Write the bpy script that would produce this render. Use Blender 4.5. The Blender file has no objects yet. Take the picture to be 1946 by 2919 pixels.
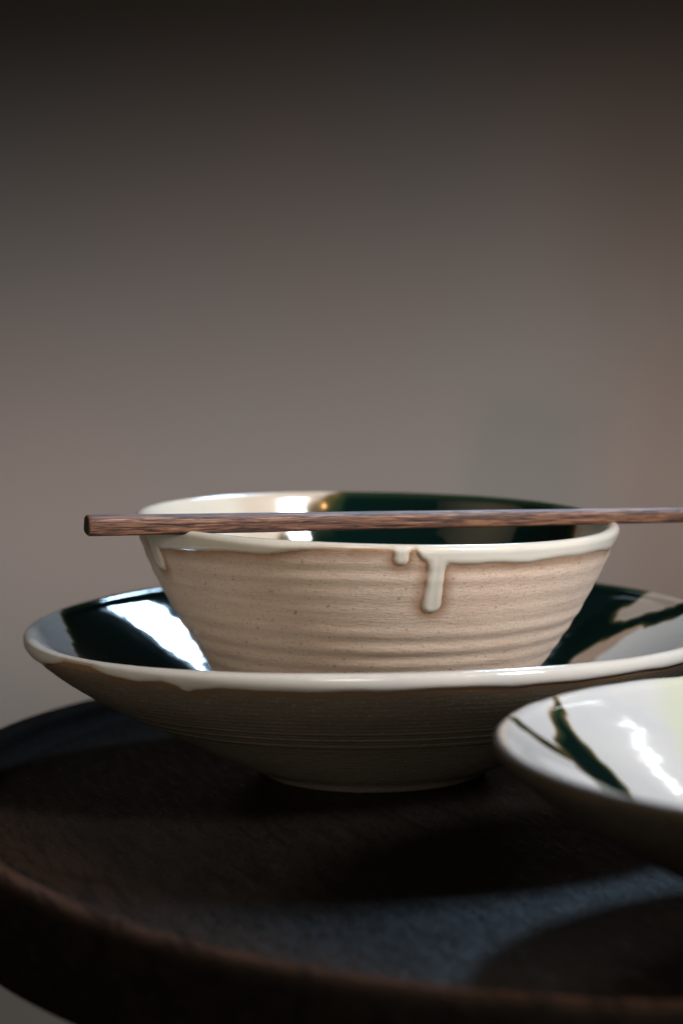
import bpy, math, random
import numpy as np
from mathutils import Vector

scene = bpy.context.scene
coll = scene.collection
R = math.radians
rng = np.random.default_rng(11)

# ------------------------------------------------------------------ camera
CAM = Vector((-0.0119, -1.0548, 0.2146))
cam = bpy.data.cameras.new('camera')
cam.sensor_fit = 'AUTO'
cam.sensor_width = 36.0
cam.lens = 100.0
cam.clip_start, cam.clip_end = 0.02, 50
cam.dof.use_dof = True
cam.dof.focus_distance = 0.995
cam.dof.aperture_fstop = 7.5
cam_o = bpy.data.objects.new('camera', cam)
cam_o.location = CAM
cam_o.rotation_euler = (R(90 - 6.306), 0, 0)
coll.objects.link(cam_o)
scene.camera = cam_o

# ------------------------------------------------------------------ light
world = bpy.data.worlds.new('World')
scene.world = world
world.use_nodes = True
bg = world.node_tree.nodes['Background']
bg.inputs[0].default_value = (0.92, 1.0, 0.86, 1)
bg.inputs[1].default_value = 0.018

def aim(o, target):
    d = Vector(target) - o.location
    o.rotation_euler = d.to_track_quat('-Z', 'Y').to_euler()

def area(name, loc, target, sx, sy, power, col, spread=180):
    l = bpy.data.lights.new(name, 'AREA')
    l.shape = 'RECTANGLE'
    l.size, l.size_y, l.energy, l.color = sx, sy, power, col
    l.spread = R(spread)
    o = bpy.data.objects.new(name, l)
    o.location = loc
    coll.objects.link(o)
    aim(o, target)
    return o

def polar(az, el, d):          # azimuth to the right of straight back, elevation, distance from the bowls
    return (d * math.cos(R(el)) * math.sin(R(az)), d * math.cos(R(el)) * math.cos(R(az)), 0.06 + d * math.sin(R(el)))

area('window_light', (0.215, 0.82, 0.80), (0.02, -0.02, 0.05), 0.12, 0.15, 7.4, (0.49, 0.73, 1.0))
area('window_light_low', (0.20, 0.86, 0.73), (0.02, -0.02, 0.05), 0.16, 0.06, 0.05, (0.50, 0.75, 1.0))
area('window_light_far', (-0.32, 0.78, 0.72), (0, 0, 0.05), 0.11, 0.14, 0.04, (0.7, 0.88, 1.0))
area('added_streak_light', (0.36, 0.265, 0.362), (0.083, -0.174, 0.04), 0.006, 0.09, 0.032, (0.88, 0.95, 1.0))  # unseen strip added to draw the white streak in the pale bowl
area('side_window_light', (1.03, -0.86, 0.98), (0, -0.02, 0.07), 0.30, 0.36, 1.85, (0.97, 0.98, 1.0), 36)
area('left_fill_light', (-1.25, -0.60, 0.70), (-0.03, -0.02, 0.07), 1.3, 1.0, 0.42, (1.0, 0.76, 0.48), 60)
area('front_fill_light', (-0.30, -1.85, 0.56), (-0.02, 0, 0.04), 1.1, 0.42, 0.64, (1.0, 0.89, 0.75), 27)
area('added_wall_light_low', (-0.45, 1.30, -0.70), (-0.45, 1.94, -0.66), 1.0, 0.05, 0.10, (1.0, 0.955, 0.925), 60)  # second unseen strip, added to brighten the foot of the wall
wl = area('added_wall_light', (0.02, 0.60, -0.58), (0.02, 1.94, -0.10), 1.5, 0.05, 1.23, (1.0, 0.965, 0.965), 35.4)  # unseen strip added so the wall fades from bright below to dark above
wl.rotation_euler.rotate_axis('Z', R(4))

bulb = bpy.data.lights.new('warm_bulb', 'POINT')
bulb.energy, bulb.color, bulb.shadow_soft_size = 3.2, (1.0, 0.5, 0.18), 0.024
bulb_o = bpy.data.objects.new('warm_bulb', bulb)
bulb_o.location = (0.605, -1.0, 0.81)
coll.objects.link(bulb_o)

vs = scene.view_settings
vs.view_transform, vs.look = 'Standard', 'None'
vs.exposure, vs.gamma = 0.0, 1.0
vs.use_curve_mapping = False
scene.cycles.use_denoising = True
scene.cycles.max_bounces = 8

# ------------------------------------------------------------------ material helpers
class NT:
    def __init__(s, name):
        s.m = bpy.data.materials.new(name)
        s.m.use_nodes = True
        s.t = s.m.node_tree
        s.b = s.t.nodes['Principled BSDF']
    def n(s, typ, ins=None, **kw):
        nd = s.t.nodes.new(typ)
        for k, v in kw.items():
            setattr(nd, k, v)
        for k, v in (ins or {}).items():
            s.put(nd.inputs[k], v)
        return nd
    def put(s, sock, v):
        if isinstance(v, bpy.types.NodeSocket):
            s.t.links.new(v, sock)
        else:
            if hasattr(sock.default_value, '__len__') and len(sock.default_value) == 4 and len(v) == 3:
                v = (*v, 1)
            sock.default_value = v
    def set(s, **kw):
        for k, v in kw.items():
            s.put(s.b.inputs[k.replace('_', ' ')], v)
    def coord(s, scale=(1, 1, 1), rot=(0, 0, 0)):
        c = s.n('ShaderNodeTexCoord')
        return s.n('ShaderNodeMapping', {'Vector': c.outputs['Object'], 'Scale': scale, 'Rotation': rot}).outputs[0]
    def noise(s, vec, scale, detail=4, rough=0.55, dist=0.0):
        return s.n('ShaderNodeTexNoise', {'Vector': vec, 'Scale': scale, 'Detail': detail, 'Roughness': rough, 'Distortion': dist}).outputs[0]
    def ramp(s, fac, *stops, interp='EASE'):
        r = s.n('ShaderNodeValToRGB', {'Fac': fac})
        r.color_ramp.interpolation = interp
        e = r.color_ramp.elements
        while len(e) < len(stops):
            e.new(0.5)
        for el, (p, c) in zip(e, stops):
            el.position = p
            el.color = (*c, 1) if hasattr(c, '__len__') else (c, c, c, 1)
        return r.outputs[0]
    def mix(s, fac, a, b, mode='MIX'):
        m = s.n('ShaderNodeMix', data_type='RGBA', blend_type=mode)
        s.put(m.inputs[0], fac); s.put(m.inputs[6], a); s.put(m.inputs[7], b)
        return m.outputs[2]
    def math(s, op, a, b=0.0):
        m = s.n('ShaderNodeMath', operation=op)
        s.put(m.inputs[0], a); s.put(m.inputs[1], b)
        return m.outputs[0]
    def attr(s, name):
        return s.n('ShaderNodeAttribute', attribute_name=name).outputs['Fac']
    def bump(s, h, strength, dist, normal=None):
        b = s.n('ShaderNodeBump', {'Height': h, 'Strength': strength, 'Distance': dist})
        if normal is not None:
            s.put(b.inputs['Normal'], normal)
        return b.outputs[0]

def clay_material(name, a, b, stain):
    t = NT(name)
    v = t.coord()
    vr = t.coord((1, 1, 5))                       # throwing lines run round the pot
    broad = t.noise(v, 22, 3)
    band = t.noise(vr, 60, 4)
    col = t.mix(t.ramp(broad, (0.35, 0.0), (0.65, 1.0)), a, b)
    col = t.mix(t.math('MULTIPLY', t.ramp(band, (0.35, 0.0), (0.7, 1.0)), 0.30), col, (a[0] * .72, a[1] * .66, a[2] * .62))
    grog = t.noise(v, 1150, 2, 0.6)
    col = t.mix(t.math('MULTIPLY', t.ramp(grog, (0.55, 0.0), (0.68, 1.0)), 0.36), col, (0.15, 0.115, 0.075))
    pale = t.noise(v, 900, 2, 0.6)
    col = t.mix(t.math('MULTIPLY', t.ramp(pale, (0.58, 0.0), (0.7, 1.0)), 0.25), col, (0.62, 0.52, 0.43))
    spot = t.noise(v, 620, 1, 0.4)
    col = t.mix(t.math('MULTIPLY', t.ramp(spot, (0.70, 0.0), (0.75, 1.0)), 0.5), col, (0.10, 0.06, 0.04))
    st = t.math('MULTIPLY', t.attr('stain'), t.ramp(t.noise(v, 140, 3), (0.25, 0.75), (0.7, 1.0)))
    col = t.mix(st, col, stain)
    t.set(Base_Color=col, Roughness=t.ramp(t.noise(v, 300, 3), (0.3, 0.50), (0.7, 0.66)))
    t.b.inputs['Specular IOR Level'].default_value = 0.35
    h = t.math('ADD', t.math('MULTIPLY', t.noise(v, 1300, 3), 0.5), t.noise(vr, 240, 3))
    t.set(Normal=t.bump(h, 0.35, 0.0005))
    return t.m

def glaze_material(name, cream, thin, pale=(0.44, 0.45, 0.37), rough=0.08):
    t = NT(name)
    v = t.coord()
    g = t.attr('green')
    br = t.attr('brown')
    n1 = t.noise(v, 45, 4)
    c = t.mix(t.ramp(n1, (0.35, 0.0), (0.7, 1.0)), cream, (cream[0] * .93, cream[1] * .95, cream[2] * .97))
    c = t.mix(t.math('MULTIPLY', t.ramp(t.noise(v, 500, 2), (0.6, 0.0), (0.75, 1.0)), 0.12), c, (0.42, 0.34, 0.25))
    c = t.mix(t.attr('pale_green'), c, pale)
    c = t.mix(br, c, thin)
    gcol = t.ramp(g, (0.0, (0.30, 0.19, 0.10)), (0.30, (0.070, 0.050, 0.018)), (0.58, (0.013, 0.025, 0.012)), (1.0, (0.0012, 0.0068, 0.0058)))
    c = t.mix(t.ramp(g, (0.02, 0.0), (0.25, 1.0)), c, gcol)
    t.set(Base_Color=c, Roughness=t.ramp(g, (0.0, rough), (0.6, 0.045)), IOR=1.52)
    h = t.math('ADD', t.noise(v, 60, 2), t.math('MULTIPLY', t.noise(v, 420, 2), 0.06))
    t.set(Normal=t.bump(h, 0.10, 0.0016))
    return t.m

def dark_wood():
    t = NT('dark_stained_wood')
    v = t.coord((1.0, 6.0, 6.0), (0, 0, R(12)))
    fine = t.coord((1.0, 4.5, 4.5), (0, 0, R(12)))
    g = t.noise(v, 26, 6, 0.6, 0.6)
    pores = t.noise(fine, 190, 3, 0.6)
    col = t.ramp(g, (0.3, (0.0040, 0.0034, 0.0028)), (0.55, (0.0075, 0.0060, 0.0047)), (0.75, (0.0115, 0.0082, 0.0061)))
    col = t.mix(t.math('MULTIPLY', t.ramp(pores, (0.38, 1.0), (0.5, 0.0)), 0.7), col, (0.004, 0.003, 0.0025))
    w = t.math('MULTIPLY', t.attr('wear'), t.ramp(t.noise(v, 34, 5, 0.6, 0.4), (0.32, 0.15), (0.6, 1.0)))
    col = t.mix(w, col, (0.060, 0.031, 0.020))
    r = t.ramp(t.noise(fine, 70, 4), (0.3, 0.27), (0.7, 0.37))
    t.set(Base_Color=col, Roughness=t.math('MAXIMUM', r, t.math('MULTIPLY', t.attr('rim'), 0.72)))
    t.put(t.b.inputs['Specular IOR Level'], t.math('SUBTRACT', 0.042, t.math('MULTIPLY', t.attr('rim'), 0.034)))
    h = t.math('ADD', t.ramp(pores, (0.36, 0.0), (0.5, 1.0)), t.math('MULTIPLY', g, 0.6))
    t.set(Normal=t.bump(h, 0.35, 0.0004))
    return t.m

def chopstick_wood():
    t = NT('grained_brown_wood')
    v = t.coord((1.0, 26.0, 22.0))
    g = t.noise(v, 85, 4, 0.6, 0.9)
    big = t.noise(v, 24, 3, 0.5, 0.8)
    k = t.math('ADD', t.math('MULTIPLY', g, 0.72), t.math('MULTIPLY', big, 0.28))
    col = t.ramp(k, (0.41, (0.012, 0.006, 0.005)), (0.47, (0.055, 0.023, 0.015)), (0.53, (0.135, 0.056, 0.030)), (0.62, (0.25, 0.120, 0.064)))
    t.set(Base_Color=col, Roughness=t.ramp(g, (0.35, 0.62), (0.65, 0.46)))
    t.set(Normal=t.bump(g, 0.45, 0.0005))
    return t.m

def end_wood():
    t = NT('shade_dark_end_grain')  # end face in shade, its darkness put into the colour
    t.set(Base_Color=t.ramp(t.noise(t.coord(), 1500, 3), (0.35, (0.006, 0.004, 0.003)), (0.7, (0.022, 0.012, 0.008))), Roughness=0.75)
    return t.m

def plaster():
    t = NT('taupe_plaster')
    v = t.coord()
    n1 = t.noise(v, 1.7, 3, 0.5)
    col = t.mix(t.ramp(n1, (0.35, 0.0), (0.68, 1.0)), (0.33, 0.275, 0.25), (0.30, 0.285, 0.27))
    x = t.n('ShaderNodeSeparateXYZ', {0: v}).outputs[0]
    e = t.math('ADD', x, t.math('MULTIPLY', t.math('SUBTRACT', t.noise(v, 4.5, 3, 0.5), 0.5), 0.22))
    col = t.mix(t.ramp(e, (0.16, 0.0), (0.44, 1.0)), col, (0.275, 0.212, 0.178))     # browner wash on this side
    # a faint greenish smudge on the plaster
    c = t.n('ShaderNodeTexCoord').outputs['Object']
    p = t.n('ShaderNodeMapping', {'Vector': c, 'Location': (-0.19 * 8.5, 0, -0.02 * 6.5), 'Scale': (8.5, 0.0, 6.5), 'Rotation': (0, R(-24), 0)}).outputs[0]
    d = t.n('ShaderNodeVectorMath', {0: p}, operation='LENGTH').outputs['Value']
    d = t.math('ADD', d, t.math('MULTIPLY', t.math('SUBTRACT', t.noise(v, 7, 3), 0.5), 0.9))
    col = t.mix(t.math('MULTIPLY', t.ramp(d, (0.25, 1.0), (0.95, 0.0)), 0.45), col, (0.21, 0.225, 0.205))
    t.set(Base_Color=col, Roughness=0.9)
    t.set(Normal=t.bump(t.noise(v, 130, 4), 0.15, 0.002))
    return t.m

def floor_mat():
    t = NT('grey_floor')
    v = t.coord()
    t.set(Base_Color=t.ramp(t.noise(v, 6, 5), (0.3, (0.16, 0.14, 0.13)), (0.7, (0.21, 0.19, 0.175))), Roughness=0.7)
    return t.m

# ------------------------------------------------------------------ mesh helpers
def mesh_obj(name, verts, faces, mat, parent=None, attrs=None, smooth=True):
    me = bpy.data.meshes.new(name)
    v = np.asarray(verts, dtype=np.float32)
    if isinstance(faces, np.ndarray):
        me.vertices.add(len(v)); me.vertices.foreach_set('co', v.ravel())
        nf, k = faces.shape
        me.loops.add(nf * k); me.loops.foreach_set('vertex_index', faces.astype(np.int32).ravel())
        me.polygons.add(nf)
        me.polygons.foreach_set('loop_start', np.arange(0, nf * k, k, dtype=np.int32))
        me.update(calc_edges=True)
        me.validate()
    else:
        me.from_pydata([tuple(map(float, p)) for p in v], [], faces)
    me.polygons.foreach_set('use_smooth', np.full(len(me.polygons), smooth))
    for k2, val in (attrs or {}).items():
        a = me.attributes.new(k2, 'FLOAT', 'POINT')
        a.data.foreach_set('value', np.asarray(val, dtype=np.float32).ravel())
    me.materials.append(mat)
    me.update()
    o = bpy.data.objects.new(name, me)
    coll.objects.link(o)
    if parent:
        o.parent = parent
    return o

def thing(name, label, cat, loc=(0, 0, 0), rot=(0, 0, 0), group=None):
    o = bpy.data.objects.new(name, None)
    o.empty_display_size = 0.02
    o.location, o.rotation_euler = loc, rot
    coll.objects.link(o)
    o['label'], o['category'] = label, cat
    if group:
        o['group'] = group
    return o

def catmull(pts, step):
    P = np.asarray(pts, float)
    ext = np.vstack([2 * P[0] - P[1], P, 2 * P[-1] - P[-2]])
    out = []
    for i in range(1, len(ext) - 2):
        p0, p1, p2, p3 = ext[i - 1:i + 3]
        t0 = 0; t1 = t0 + np.linalg.norm(p1 - p0) ** .5 + 1e-9
        t2 = t1 + np.linalg.norm(p2 - p1) ** .5 + 1e-9; t3 = t2 + np.linalg.norm(p3 - p2) ** .5 + 1e-9
        t = np.linspace(t1, t2, 24, endpoint=False)[:, None]
        a1 = (t1 - t) / (t1 - t0) * p0 + (t - t0) / (t1 - t0) * p1
        a2 = (t2 - t) / (t2 - t1) * p1 + (t - t1) / (t2 - t1) * p2
        a3 = (t3 - t) / (t3 - t2) * p2 + (t - t2) / (t3 - t2) * p3
        b1 = (t2 - t) / (t2 - t0) * a1 + (t - t0) / (t2 - t0) * a2
        b2 = (t3 - t) / (t3 - t1) * a2 + (t - t1) / (t3 - t1) * a3
        out.append((t2 - t) / (t2 - t1) * b1 + (t - t1) / (t2 - t1) * b2)
    out.append(P[-1:])
    Q = np.vstack(out)
    s = np.r_[0, np.cumsum(np.linalg.norm(np.diff(Q, axis=0), axis=1))]
    n = max(3, int(s[-1] / step))
    ss = np.linspace(0, s[-1], n)
    return np.c_[np.interp(ss, s, Q[:, 0]), np.interp(ss, s, Q[:, 1])]

def smooth01(x):
    x = np.clip(x, 0, 1)
    return x * x * (3 - 2 * x)

def wob(th, seed, freqs, amp):
    r = np.random.default_rng(seed)
    o = np.zeros_like(th)
    for f in freqs:
        o = o + r.uniform(.4, 1) * np.sin(f * th + r.uniform(0, 6.28))
    return o * amp / len(freqs) ** .5

def noise2(x, y, seed, wl):
    r = np.random.default_rng(seed)
    o = np.zeros_like(x)
    for i in range(10):
        a = r.uniform(0, 6.28); k = 6.28 / (wl * r.uniform(.6, 1.8))
        o = o + np.sin(k * (x * np.cos(a) + y * np.sin(a)) + r.uniform(0, 6.28))
    return o / 10 ** .5

def sdf_poly(x, y, poly):         # positive inside, same unit as the points
    P = np.asarray(poly, float)
    d = np.full(x.shape, 1e9); inside = np.zeros(x.shape, bool)
    for i in range(len(P)):
        a, b = P[i], P[(i + 1) % len(P)]
        ex, ey = b - a
        wx, wy = x - a[0], y - a[1]
        t = np.clip((wx * ex + wy * ey) / (ex * ex + ey * ey), 0, 1)
        d = np.minimum(d, (wx - t * ex) ** 2 + (wy - t * ey) ** 2)
        c = ((a[1] <= y) & (b[1] > y)) | ((b[1] <= y) & (a[1] > y))
        xs = a[0] + (y - a[1]) / (b[1] - a[1] + 1e-12) * ex
        inside ^= c & (x < xs)
    return np.where(inside, 1, -1) * np.sqrt(d)

def make_bowl(root, outer, inner, knots, drips, green, brown, pale, ridge, wobble, clay, glaze, cols, seed,
              T=0.0006, brown_w=3.0, green_edge=1.4, stain_len=5.5):
    """outer / inner: (radius, height) in mm from the foot up to the lip top and from the lip down to the centre.
       knots: (degrees from the front, mm of glaze below the lip); drips: (degrees, half width mm, length mm)."""
    A = catmull(outer, 0.62) / 1000
    B = catmull(inner, 1.0) / 1000
    prof = np.vstack([A, B[1:]])
    nA = len(A)
    tan = np.gradient(prof, axis=0)
    tan /= np.linalg.norm(tan, axis=1)[:, None]
    nor = np.c_[tan[:, 1], -tan[:, 0]]
    seg = np.r_[0, np.cumsum(np.linalg.norm(np.diff(prof, axis=0), axis=1))]
    s_lip = seg[nA - 1]
    down = (s_lip - seg) * 1000                     # mm below the lip outside, negative inside
    # columns: denser on the side that shows its drips
    u = np.linspace(-math.pi, math.pi, cols, endpoint=False)
    phi = u - 0.35 * np.sin(u)                      # 0 = front
    PH, DN = np.meshgrid(phi, down, indexing='ij')
    RR = np.broadcast_to(prof[:, 0], PH.shape); ZZ = np.broadcast_to(prof[:, 1], PH.shape)
    r_lip = prof[nA - 1, 0] * 1000
    # throwing rings and slow wobble
    outside = np.broadcast_to((np.arange(len(prof)) < nA).astype(float), PH.shape)
    off = ridge(DN, PH, outside, RR * 1000) / 1000
    # glaze field, mm, positive under glaze
    kd, kl = zip(*knots)
    L = np.interp(np.degrees(PH), kd, kl) + wob(PH, seed, (9, 14, 23, 37), 0.35)
    f = L - DN
    for (dg, rad, ln, y0) in drips:
        lat = (np.degrees(PH) - dg + wob(DN / 8, seed + abs(int(dg)), (1, 2), 0.12)) * math.pi / 180 * RR * 1000
        # slightly swollen end
        rr = rad * (1 + 0.05 * smooth01((DN - ln * .55) / (ln * .4)) - 0.06 * np.exp(-((DN - ln * .5) / (ln * .2)) ** 2))
        yy = np.clip(DN, y0, ln - rad)
        fd = rr - np.sqrt(lat ** 2 + (DN - yy) ** 2)
        h = np.clip(0.5 + 0.5 * (fd - f) / 2.0, 0, 1)
        f = f * (1 - h) + fd * h + 2.0 * h * (1 - h)
    f = np.where(DN < 1.0, np.maximum(f, 1.0), f) if min(kl) > 0.5 else f
    off = off * (1 - 0.65 * smooth01(f / 2.0) * outside)     # glaze fills the rings it covers
    # ---- body
    base = np.stack([RR + off * nor[:, 0], ZZ + off * nor[:, 1]], -1)
    def place(r, z):
        hgt = z / prof[nA - 1, 1]
        r = r * (1 + wobble[0] * np.cos(2 * PH + 0.6) * hgt)
        z = z + wobble[1] / 1000 * np.cos(PH * 2 + wobble[3]) * hgt ** 2 + wobble[2] / 1000 * np.cos(3 * PH) * hgt ** 2
        return np.stack([r * np.sin(PH), -r * np.cos(PH), z], -1)
    def quads(i0, i1):
        m = len(prof)
        c = np.arange(cols)[:, None]; r = np.arange(i0, i1)[None, :]
        c2 = (c + 1) % cols
        return np.stack([c * m + r, c2 * m + r, c2 * m + r + 1, c * m + r + 1], -1).reshape(-1, 4)
    m = len(prof)
    inner_drop = np.where(outside > 0, 0.0, -0.0002) * smooth01(-DN / 3)
    vb = place(base[..., 0] + inner_drop * nor[:, 0], base[..., 1] + inner_drop * nor[:, 1])
    stain = np.clip(1 + np.minimum(f, 0) / stain_len, 0, 1) ** 1.3
    stain = np.where(outside > 0, stain, 0)
    mesh_obj('clay_body', vb.reshape(-1, 3), quads(0, m - 1), clay, root, {'stain': stain})
    # ---- glaze: a coat of real thickness that dips under the clay where it ends
    q = np.clip(f / 2.4, 0, 1)
    th = T * np.sqrt(np.clip(1 - (1 - q) ** 2, 0, 1)) * (1 + 0.12 * np.exp(-((f - 1.6) / 1.1) ** 2) * (DN > 2))
    th = np.where(f < 0, np.maximum(f * 0.25e-3, -0.0006), th)
    lipthin = np.exp(-(DN / 1.6) ** 2) * 0.35
    th = np.where(f > 0, th * (1 - lipthin), th)
    g2 = place(base[..., 0] + th * nor[:, 0], base[..., 1] + th * nor[:, 1])
    fac = quads(0, m - 1)
    ff = f.reshape(-1)
    fac = fac[(ff[fac].max(axis=1) > -1.5)]
    x, y = g2[..., 0] * 1000, g2[..., 1] * 1000
    nx = x + noise2(x, y, seed, 26) * 1.0 + noise2(x, y, seed + 1, 8) * 0.5
    ny = y + noise2(x, y, seed + 2, 26) * 1.0 + noise2(x, y, seed + 3, 8) * 0.5
    G = np.zeros_like(x)
    for poly in green:
        G = np.maximum(G, smooth01((sdf_poly(nx, ny, poly) + green_edge * .5) / (green_edge * 2.0)))
    front = smooth01((y + 10) / 30)                  # the green runs over the lip only at the back
    G = G * np.clip(smooth01((-DN - 3.5) / 3) + front * smooth01((3 - DN) / 3), 0, 1)
    G = G * (1 - 0.5 * np.exp(-(DN / 2.2) ** 2))
    Bm = np.zeros_like(x)
    for poly, amt, w in brown:
        Bm = np.maximum(Bm, amt * smooth01((sdf_poly(nx, ny, poly) + w) / (2 * w)))
    rim_break = np.exp(-((DN + 0.2) / 1.1) ** 2) * smooth01(wob(PH, seed + 9, (3, 5, 11, 19), 1.0) * .5 + .35) * 0.55
    edge_thin = np.exp(-(np.maximum(f, 0) / 0.9)) * 0.7 * (DN > 1.5)
    Bm = np.clip(np.maximum(np.maximum(Bm, rim_break), edge_thin), 0, 1)
    Pm = np.zeros_like(x)
    for poly in pale:
        Pm = np.maximum(Pm, smooth01((sdf_poly(nx, ny, poly) + 4) / 8))
    used = np.unique(fac)
    remap = np.full(m * cols, -1); remap[used] = np.arange(len(used))
    mesh_obj('glaze', g2.reshape(-1, 3)[used], remap[fac], glaze, root,
             {'green': G.reshape(-1)[used], 'brown': Bm.reshape(-1)[used], 'pale_green': Pm.reshape(-1)[used]})

# ------------------------------------------------------------------ setting
def box_mesh(name, lo, hi, mat):
    x0, y0, z0 = lo; x1, y1, z1 = hi
    v = [(x0, y0, z0), (x1, y0, z0), (x1, y1, z0), (x0, y1, z0), (x0, y0, z1), (x1, y0, z1), (x1, y1, z1), (x0, y1, z1)]
    f = [(0, 3, 2, 1), (4, 5, 6, 7), (0, 1, 5, 4), (1, 2, 6, 5), (2, 3, 7, 6), (3, 0, 4, 7)]
    o = mesh_obj(name, v, f, mat, smooth=False)
    o['kind'] = 'structure'
    return o

FLOOR_Z = -0.75
box_mesh('wall', (-2.6, 1.94, FLOOR_Z), (2.6, 2.06, 1.9), plaster())
box_mesh('floor', (-2.6, -2.2, FLOOR_Z - 0.08), (2.6, 1.936, FLOOR_Z), floor_mat())

# ------------------------------------------------------------------ table
wood = dark_wood()
TC, TA, TB, TT = (0.0575, -0.0671), 0.2769, 0.2139, 1.8375
table = thing('side_table', 'dark stained oval wooden table with a low raised rim under the bowls', 'table', (TC[0], TC[1], FLOOR_Z), (0, 0, TT))

def oval_loft(name, sections, n, parent, z0, cap=(True, True)):
    # sections: (inset from the outer edge in mm, height in mm)
    t = np.linspace(0, 2 * math.pi, n, endpoint=False)
    ex, ey = TA * np.cos(t), TB * np.sin(t)
    nx, ny = np.cos(t) / TA, np.sin(t) / TB
    nl = np.hypot(nx, ny); nx, ny = nx / nl, ny / nl
    w = wob(t, 5, (2, 3, 5, 9), 0.0007)
    V = []
    for ins, z in sections:
        if ins < 60:
            px, py = ex - nx * (ins / 1000 - w), ey - ny * (ins / 1000 - w)
        else:
            k = 1 - ins / 214.0
            px, py = ex * k, ey * k
        V.append(np.c_[px, py, np.full(n, z / 1000 + z0)])
    V = np.vstack(V)
    F = []
    for i in range(len(sections) - 1):
        for j in range(n):
            j2 = (j + 1) % n
            F.append((i * n + j, i * n + j2, (i + 1) * n + j2, (i + 1) * n + j))
    F.append(tuple(range(n - 1, -1, -1)))
    F.append(tuple((len(sections) - 1) * n + j for j in range(n)))
    # the polish is worn through to brown along the rim, and in from it on the side that is used
    used = smooth01((np.cos(t - 2.35) - 0.05) / 0.85)
    W, Q = [], []
    for ins, z in sections:
        rim = float(np.clip(1 - abs(ins - 7) / 6.0, 0, 1)) if z > -1 else 0.0
        inward = float(np.clip(1 - (ins - 10) / 50, 0, 1)) * (ins > 9) * 0.35
        Q.append(np.full(n, float(np.clip((32 - ins) / 14, 0, 1))))
        W.append(np.maximum(rim * (0.15 + 0.85 * used), inward * used))
    return mesh_obj(name, V, F, wood, parent, {'wear': np.concatenate(W), 'rim': np.concatenate(Q)})

H0 = -FLOOR_Z
sec = [(60, -30), (12, -30), (6, -29.4), (2.2, -27.5), (0.6, -24.5), (0, -20), (0, -8), (0, 0.5), (0.5, 3.0), (1.8, 5.0),
       (3.6, 6.1), (6, 6.5), (9, 6.4), (11.2, 5.8), (12.8, 4.4), (14, 2.6), (15.4, 1.1), (17.4, 0.25), (20, 0.0), (30, 0), (44, 0), (59, 0), (85, 0)]
oval_loft('tabletop', sec, 300, table, H0)
def lathe(name, prof, n, mat, parent, loc):
    V, F = [], []
    for r, z in prof:
        for j in range(n):
            a = 2 * math.pi * j / n
            V.append((r * math.cos(a) + loc[0], r * math.sin(a) + loc[1], z + loc[2]))
    for i in range(len(prof) - 1):
        for j in range(n):
            j2 = (j + 1) % n
            F.append((i * n + j, i * n + j2, (i + 1) * n + j2, (i + 1) * n + j))
    F.append(tuple(range(n - 1, -1, -1)))
    F.append(tuple((len(prof) - 1) * n + j for j in range(n)))
    return mesh_obj(name, V, F, mat, parent)
lathe('pedestal', [(0.05, 0.022), (0.032, 0.06), (0.026, 0.2), (0.026, 0.55), (0.035, 0.68), (0.07, 0.7198)], 48, wood, table, (0, 0, 0))
lathe('foot_plate', [(0.165, 0.0), (0.17, 0.004), (0.17, 0.016), (0.164, 0.021), (0.05, 0.0218)], 64, wood, table, (0, 0, 0))

# ------------------------------------------------------------------ bowls
clay_a = clay_material('toasted_stoneware', (0.52, 0.40, 0.315), (0.49, 0.385, 0.31), (0.20, 0.095, 0.038))
clay_c = clay_material('shade_dark_stoneware', (0.040, 0.032, 0.024), (0.030, 0.025, 0.019), (0.045, 0.027, 0.014))  # same ware as the wide bowl, shade on its outside put into the colour
clay_b = clay_material('grey_brown_stoneware', (0.155, 0.13, 0.10), (0.13, 0.112, 0.087), (0.17, 0.09, 0.04))
glaze_a = glaze_material('cream_and_green_glaze', (0.53, 0.495, 0.43), (0.40, 0.27, 0.18), rough=0.15)
glaze_c = glaze_material('grey_white_and_green_glaze', (0.43, 0.425, 0.42), (0.25, 0.17, 0.11), (0.41, 0.42, 0.34))
glaze_b = glaze_material('grey_cream_and_green_glaze', (0.46, 0.44, 0.41), (0.30, 0.19, 0.12))

def wide_ridge(DN, PH, outside, r):
    a = np.sin(DN / 3.1 * 6.283 + 0.9 * np.sin(DN / 11.0) + PH) * (0.018 + 0.035 * smooth01((DN - 20) / 15) * smooth01((62 - DN) / 12))
    a = a + 0.20 * np.exp(-((DN - 52) / 1.3) ** 2) + 0.22 * np.exp(-((DN - 44.5) / 1.2) ** 2) + 0.16 * np.exp(-((DN - 38) / 1.2) ** 2)
    inn = 0.013 * (0.6 + 0.5 * np.sin(3 * PH + DN / 17)) * np.sin(-DN / 8.5 * 6.283 + 1.7 * PH + 2.2 * np.sin(DN / 13 + PH)) * smooth01((-DN - 8) / 10) * smooth01((r - 25) / 15)
    return outside * a * smooth01((DN - 9) / 6) + (1 - outside) * inn

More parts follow.
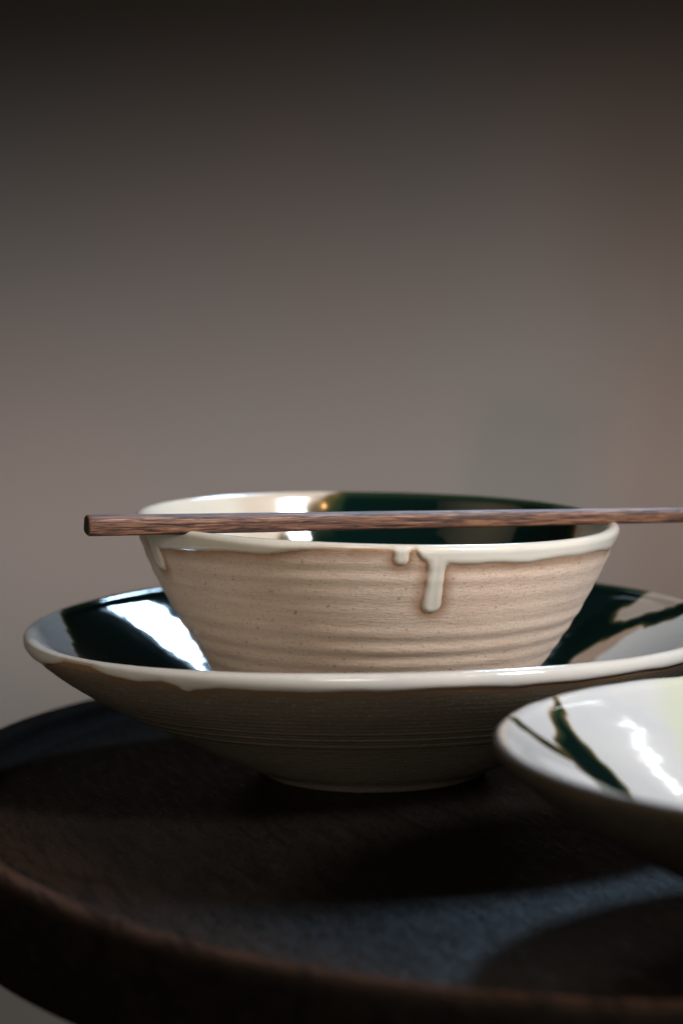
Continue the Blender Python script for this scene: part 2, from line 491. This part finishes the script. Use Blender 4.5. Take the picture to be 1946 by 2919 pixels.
WO = [(1, 1.6), (36, 1.6), (37.2, 0.3), (40.5, 0.0), (42.4, 1.0), (46, 3.2), (55, 7.2), (68, 13.6), (83, 21.4), (96, 28.2), (108, 34.8), (118, 41.3), (125.5, 47.4),
      (128.8, 50.8), (130.2, 53.2), (130.0, 55.2), (128.5, 56.0)]
WI = [(128.5, 56.0), (126.9, 55.4), (125.0, 53.5), (122, 51.5), (115, 47.4), (105, 41.6), (92, 34.1), (78, 26.2), (64, 18.6), (52, 12.2), (42, 8.4), (32, 7.4), (18, 7.2), (0.4, 7.2)]
wide_knots = [(-180, 6), (-90, 7.5), (-80, 8.5), (-68, 8), (-61, 5), (-57, 2.2), (-49, 2.2), (-45, 4.6), (-39, 6.4), (-34, 5.4), (-29.5, 8.2), (-24, 6.4), (-10, 7.2),
              (0, 6.9), (9, 6.2), (20, 6.8), (40, 6.3), (60, 6.8), (90, 6), (180, 6)]
low_green = [[(-140, 58), (-121, 40), (-120, 31), (-116, 15), (-111, 1), (-102, -34), (-80, -66), (-40, -92), (20, -96), (54, -72), (66, -20), (74, 30), (79, 45), (88, 46), (96, 46),
              (104, 43), (105, 38), (110, 34), (115, 32), (120, 30.5), (140, 24), (140, 34), (120, 40), (115, 45), (108, 51), (100, 55), (96, 58), (101, 65), (107, 65.5), (112, 64), (118, 63), (134, 76),
              (100, 120), (0, 150), (-100, 120)]]
low_brown = [([(77, 28), (88, 36), (95, 39), (103, 40), (106, 43), (96, 48), (86, 48), (75, 42)], 0.85, 1.5),
             ([(95, 58), (101, 66), (110, 67), (118, 64), (136, 56), (136, 36), (120, 40), (108, 51)], 0.6, 2.0)]
wide = thing('wide_bowl', 'wide shallow bowl with dark green inside and cream rim, carrying the smaller bowl', 'bowl', (0.001, 0, 0.0), (0, R(-0.8), 0), 'wide shallow glazed bowls')
wide.scale = (1, 1, 1.02)
make_bowl(wide, WO, WI, wide_knots, [(-30, 2.6, 9.0, 2)], low_green, low_brown, [], wide_ridge, (0.002, 1.0, 0.3, 0.0), clay_b, glaze_b, 760, 21, green_edge=2.2)

def dish_ridge(DN, PH, outside, r):
    return outside * wide_ridge(DN, PH, outside, r) + (1 - outside) * 0.006 * np.sin(-DN / 13 * 6.283 + 2 * PH) * smooth01((-DN - 8) / 10)

dish_green = [[(-111, 76), (-109.5, 62), (-109.5, 50), (-109.5, 37), (-106.5, 29), (-99, 17), (-91, 2), (-85, -14), (-75, -34), (-69, -32), (-76, -7), (-82.5, 14), (-87.5, 29), (-96, 41), (-100.5, 51), (-105, 60), (-108, 76)],
              [(-125, 34.5), (-118, 34), (-112, 31), (-106.5, 32), (-105, 26), (-112, 24), (-118, 26), (-125, 27)]]
dish_pale = [[(-71, 120), (-71, 95), (-69, 80), (-66, 66), (-40, 40), (0, 30), (60, 40), (60, 120)]]
dish = thing('wide_bowl', 'pale wide bowl with thin dark green streaks, cut by the right edge of the photo', 'bowl', (0.162, -0.235, 0.0), (0, R(0.8), 0), 'wide shallow glazed bowls')
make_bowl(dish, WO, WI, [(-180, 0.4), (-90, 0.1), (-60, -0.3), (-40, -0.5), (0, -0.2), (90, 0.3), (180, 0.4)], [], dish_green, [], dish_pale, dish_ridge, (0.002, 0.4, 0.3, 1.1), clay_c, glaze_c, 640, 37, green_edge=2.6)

def deep_ridge(DN, PH, outside, r):
    w = DN + 0.55 * np.sin(PH * 1.0 + DN / 14) + PH * 0.9 + 0.35 * np.sin(3 * PH + DN / 9)
    amp = 0.16 + 0.12 * np.sin(w / 11.5 + 1.0) ** 2
    a = np.sin(w / 6.9 * 6.283 + 0.9 * np.sin(w / 10.2)) * amp
    a = a - 0.26 * np.exp(-((w - 29.5) / 1.5) ** 2) - 0.18 * np.exp(-((w - 13.0) / 1.6) ** 2)
    inn = 0.010 * np.sin(-DN / 9 * 6.283 + PH) * smooth01((-DN - 8) / 10) * smooth01((r - 22) / 12)
    return outside * a * (0.62 + 0.16 * np.sin(2 * PH + DN / 6) + 0.1 * np.sin(5 * PH - DN / 9)) * smooth01((DN - 5) / 6) + (1 - outside) * inn

UO = [(1, 2.0), (33, 2.0), (34.2, 0.4), (36, 0.0), (38.6, 0.8), (42.5, 4.2), (48, 10.6), (53.5, 19), (58.5, 27.5), (63.2, 35.2), (67.0, 41), (73.6, 51.2), (78.8, 60.2), (82.8, 68.2), (86.1, 75.4), (88.6, 82.2),
      (89.6, 85.4), (89.9, 86.8), (89.2, 88.0), (88.0, 88.3)]
UI = [(88.0, 88.3), (86.8, 87.6), (85.8, 85.4), (84, 80.4), (80.5, 72), (76, 62.5), (70, 51.5), (63, 39.5), (56.5, 28.5), (50.5, 19), (44, 11.5), (35, 7.6), (20, 6.5), (0.4, 6.3)]
deep_knots = [(-180, 5), (-110, 2.2), (-86, 2.0), (-76, 2.4), (-72, 4.0), (-69.5, 7.5), (-61, 9.5), (-57, 8.6), (-49, 8.0), (-37, 6.4), (-28, 5.8), (-20, 4.3), (-13, 2.9), (-5, 2.5), (3, 2.1), (7.9, 2.1), (9.4, 5.5),
              (11, 7.0), (18, 7.6), (25, 7.2), (36, 8.2), (44, 7.2), (52, 6.6), (63, 7.2), (74, 8.6), (79, 6.2), (84, 5.8), (100, 4), (180, 5)]
deep_drips = [(-65.5, 4.6, 19, 3), (4.9, 2.7, 7.9, 0), (13.0, 3.25, 27.0, 3)]
deep_green = [[(-12, 102), (-17, 86), (-31, 78), (-41, 68), (-45, 50), (-40, 15), (-30, -36), (0, -62), (45, -54), (62, -8), (67, 10), (75, 30), (86, 40), (100, 46), (70, 105), (0, 120)]]
deep_brown = [([(-60, 90), (-52, 74), (-54, 50), (-46, 10), (-36, 10), (-36, 62), (-20, 84), (-12, 100), (-40, 100)], 0.38, 4.0), ([(60, -12), (76, 24), (96, 40), (96, 50), (60, 30)], 0.5, 3)]
deep = thing('noodle_bowl', 'deep ridged tan bowl with cream glaze dripping from its rim, standing in the wide bowl', 'bowl', (-0.0008, 0, 0.0078), (0, R(1.15), 0))
make_bowl(deep, UO, UI, deep_knots, deep_drips, deep_green, deep_brown, [], deep_ridge, (0.002, 0.25, 0.2, 1.1), clay_a, glaze_a, 1100, 7, T=0.0007, green_edge=6.0)

# ------------------------------------------------------------------ chopstick
cw = chopstick_wood()
def make_chopstick(p0, p1, w0, w1, roll):
    p0, p1 = Vector(p0), Vector(p1)
    d = p1 - p0
    L = d.length
    root = thing('chopstick', 'brown grained wooden chopstick resting across the rim of the tan bowl', 'chopstick', p0)
    root.rotation_euler = d.to_track_quat('X', 'Z').to_euler()
    ring = []
    n = 40
    for j in range(n):                         # rounded square section
        a = 2 * math.pi * j / n
        c, s = math.cos(a), math.sin(a)
        k = (abs(c) ** 4.2 + abs(s) ** 4.2) ** (-1 / 4.2)
        ring.append((c * k, s * k))
    cr, sr = math.cos(roll), math.sin(roll)
    ring = [(a * cr - b * sr, a * sr + b * cr) for a, b in ring]
    xs = [(0, .90), (0.0003, .96), (0.0007, 1)] + [(L * t, 1) for t in np.linspace(.012, .995, 46)] + [(L - .0006, .9), (L, .75)]
    V, F = [], []
    for x, k in xs:
        w = (w0 + (w1 - w0) * x / L) * k / 2 * (1 + 0.006 * math.sin(x * 130))
        for a, b in ring:
            V.append((x, a * w, b * w))
    for i in range(len(xs) - 1):
        for j in range(n):
            j2 = (j + 1) % n
            F.append((i * n + j, i * n + j2, (i + 1) * n + j2, (i + 1) * n + j))
    F.append(tuple(range(n - 1, -1, -1)))
    F.append(tuple((len(xs) - 1) * n + j for j in range(n)))
    o = mesh_obj('shaft', V, F, cw, root)
    eg = [(-0.00025, a * w0 * .40, b * w0 * .40) for a, b in ring] + [(0.0003, a * w0 * .455, b * w0 * .455) for a, b in ring]
    ef = [tuple(range(n - 1, -1, -1))] + [(j, (j + 1) % n, n + (j + 1) % n, n + j) for j in range(n)]
    mesh_obj('end_grain', eg, ef, end_wood(), root, smooth=False)
    return root
make_chopstick((-0.1006, -0.0699, 0.1010), (0.1424, 0.0183, 0.0953), 0.0069, 0.0049, R(9))
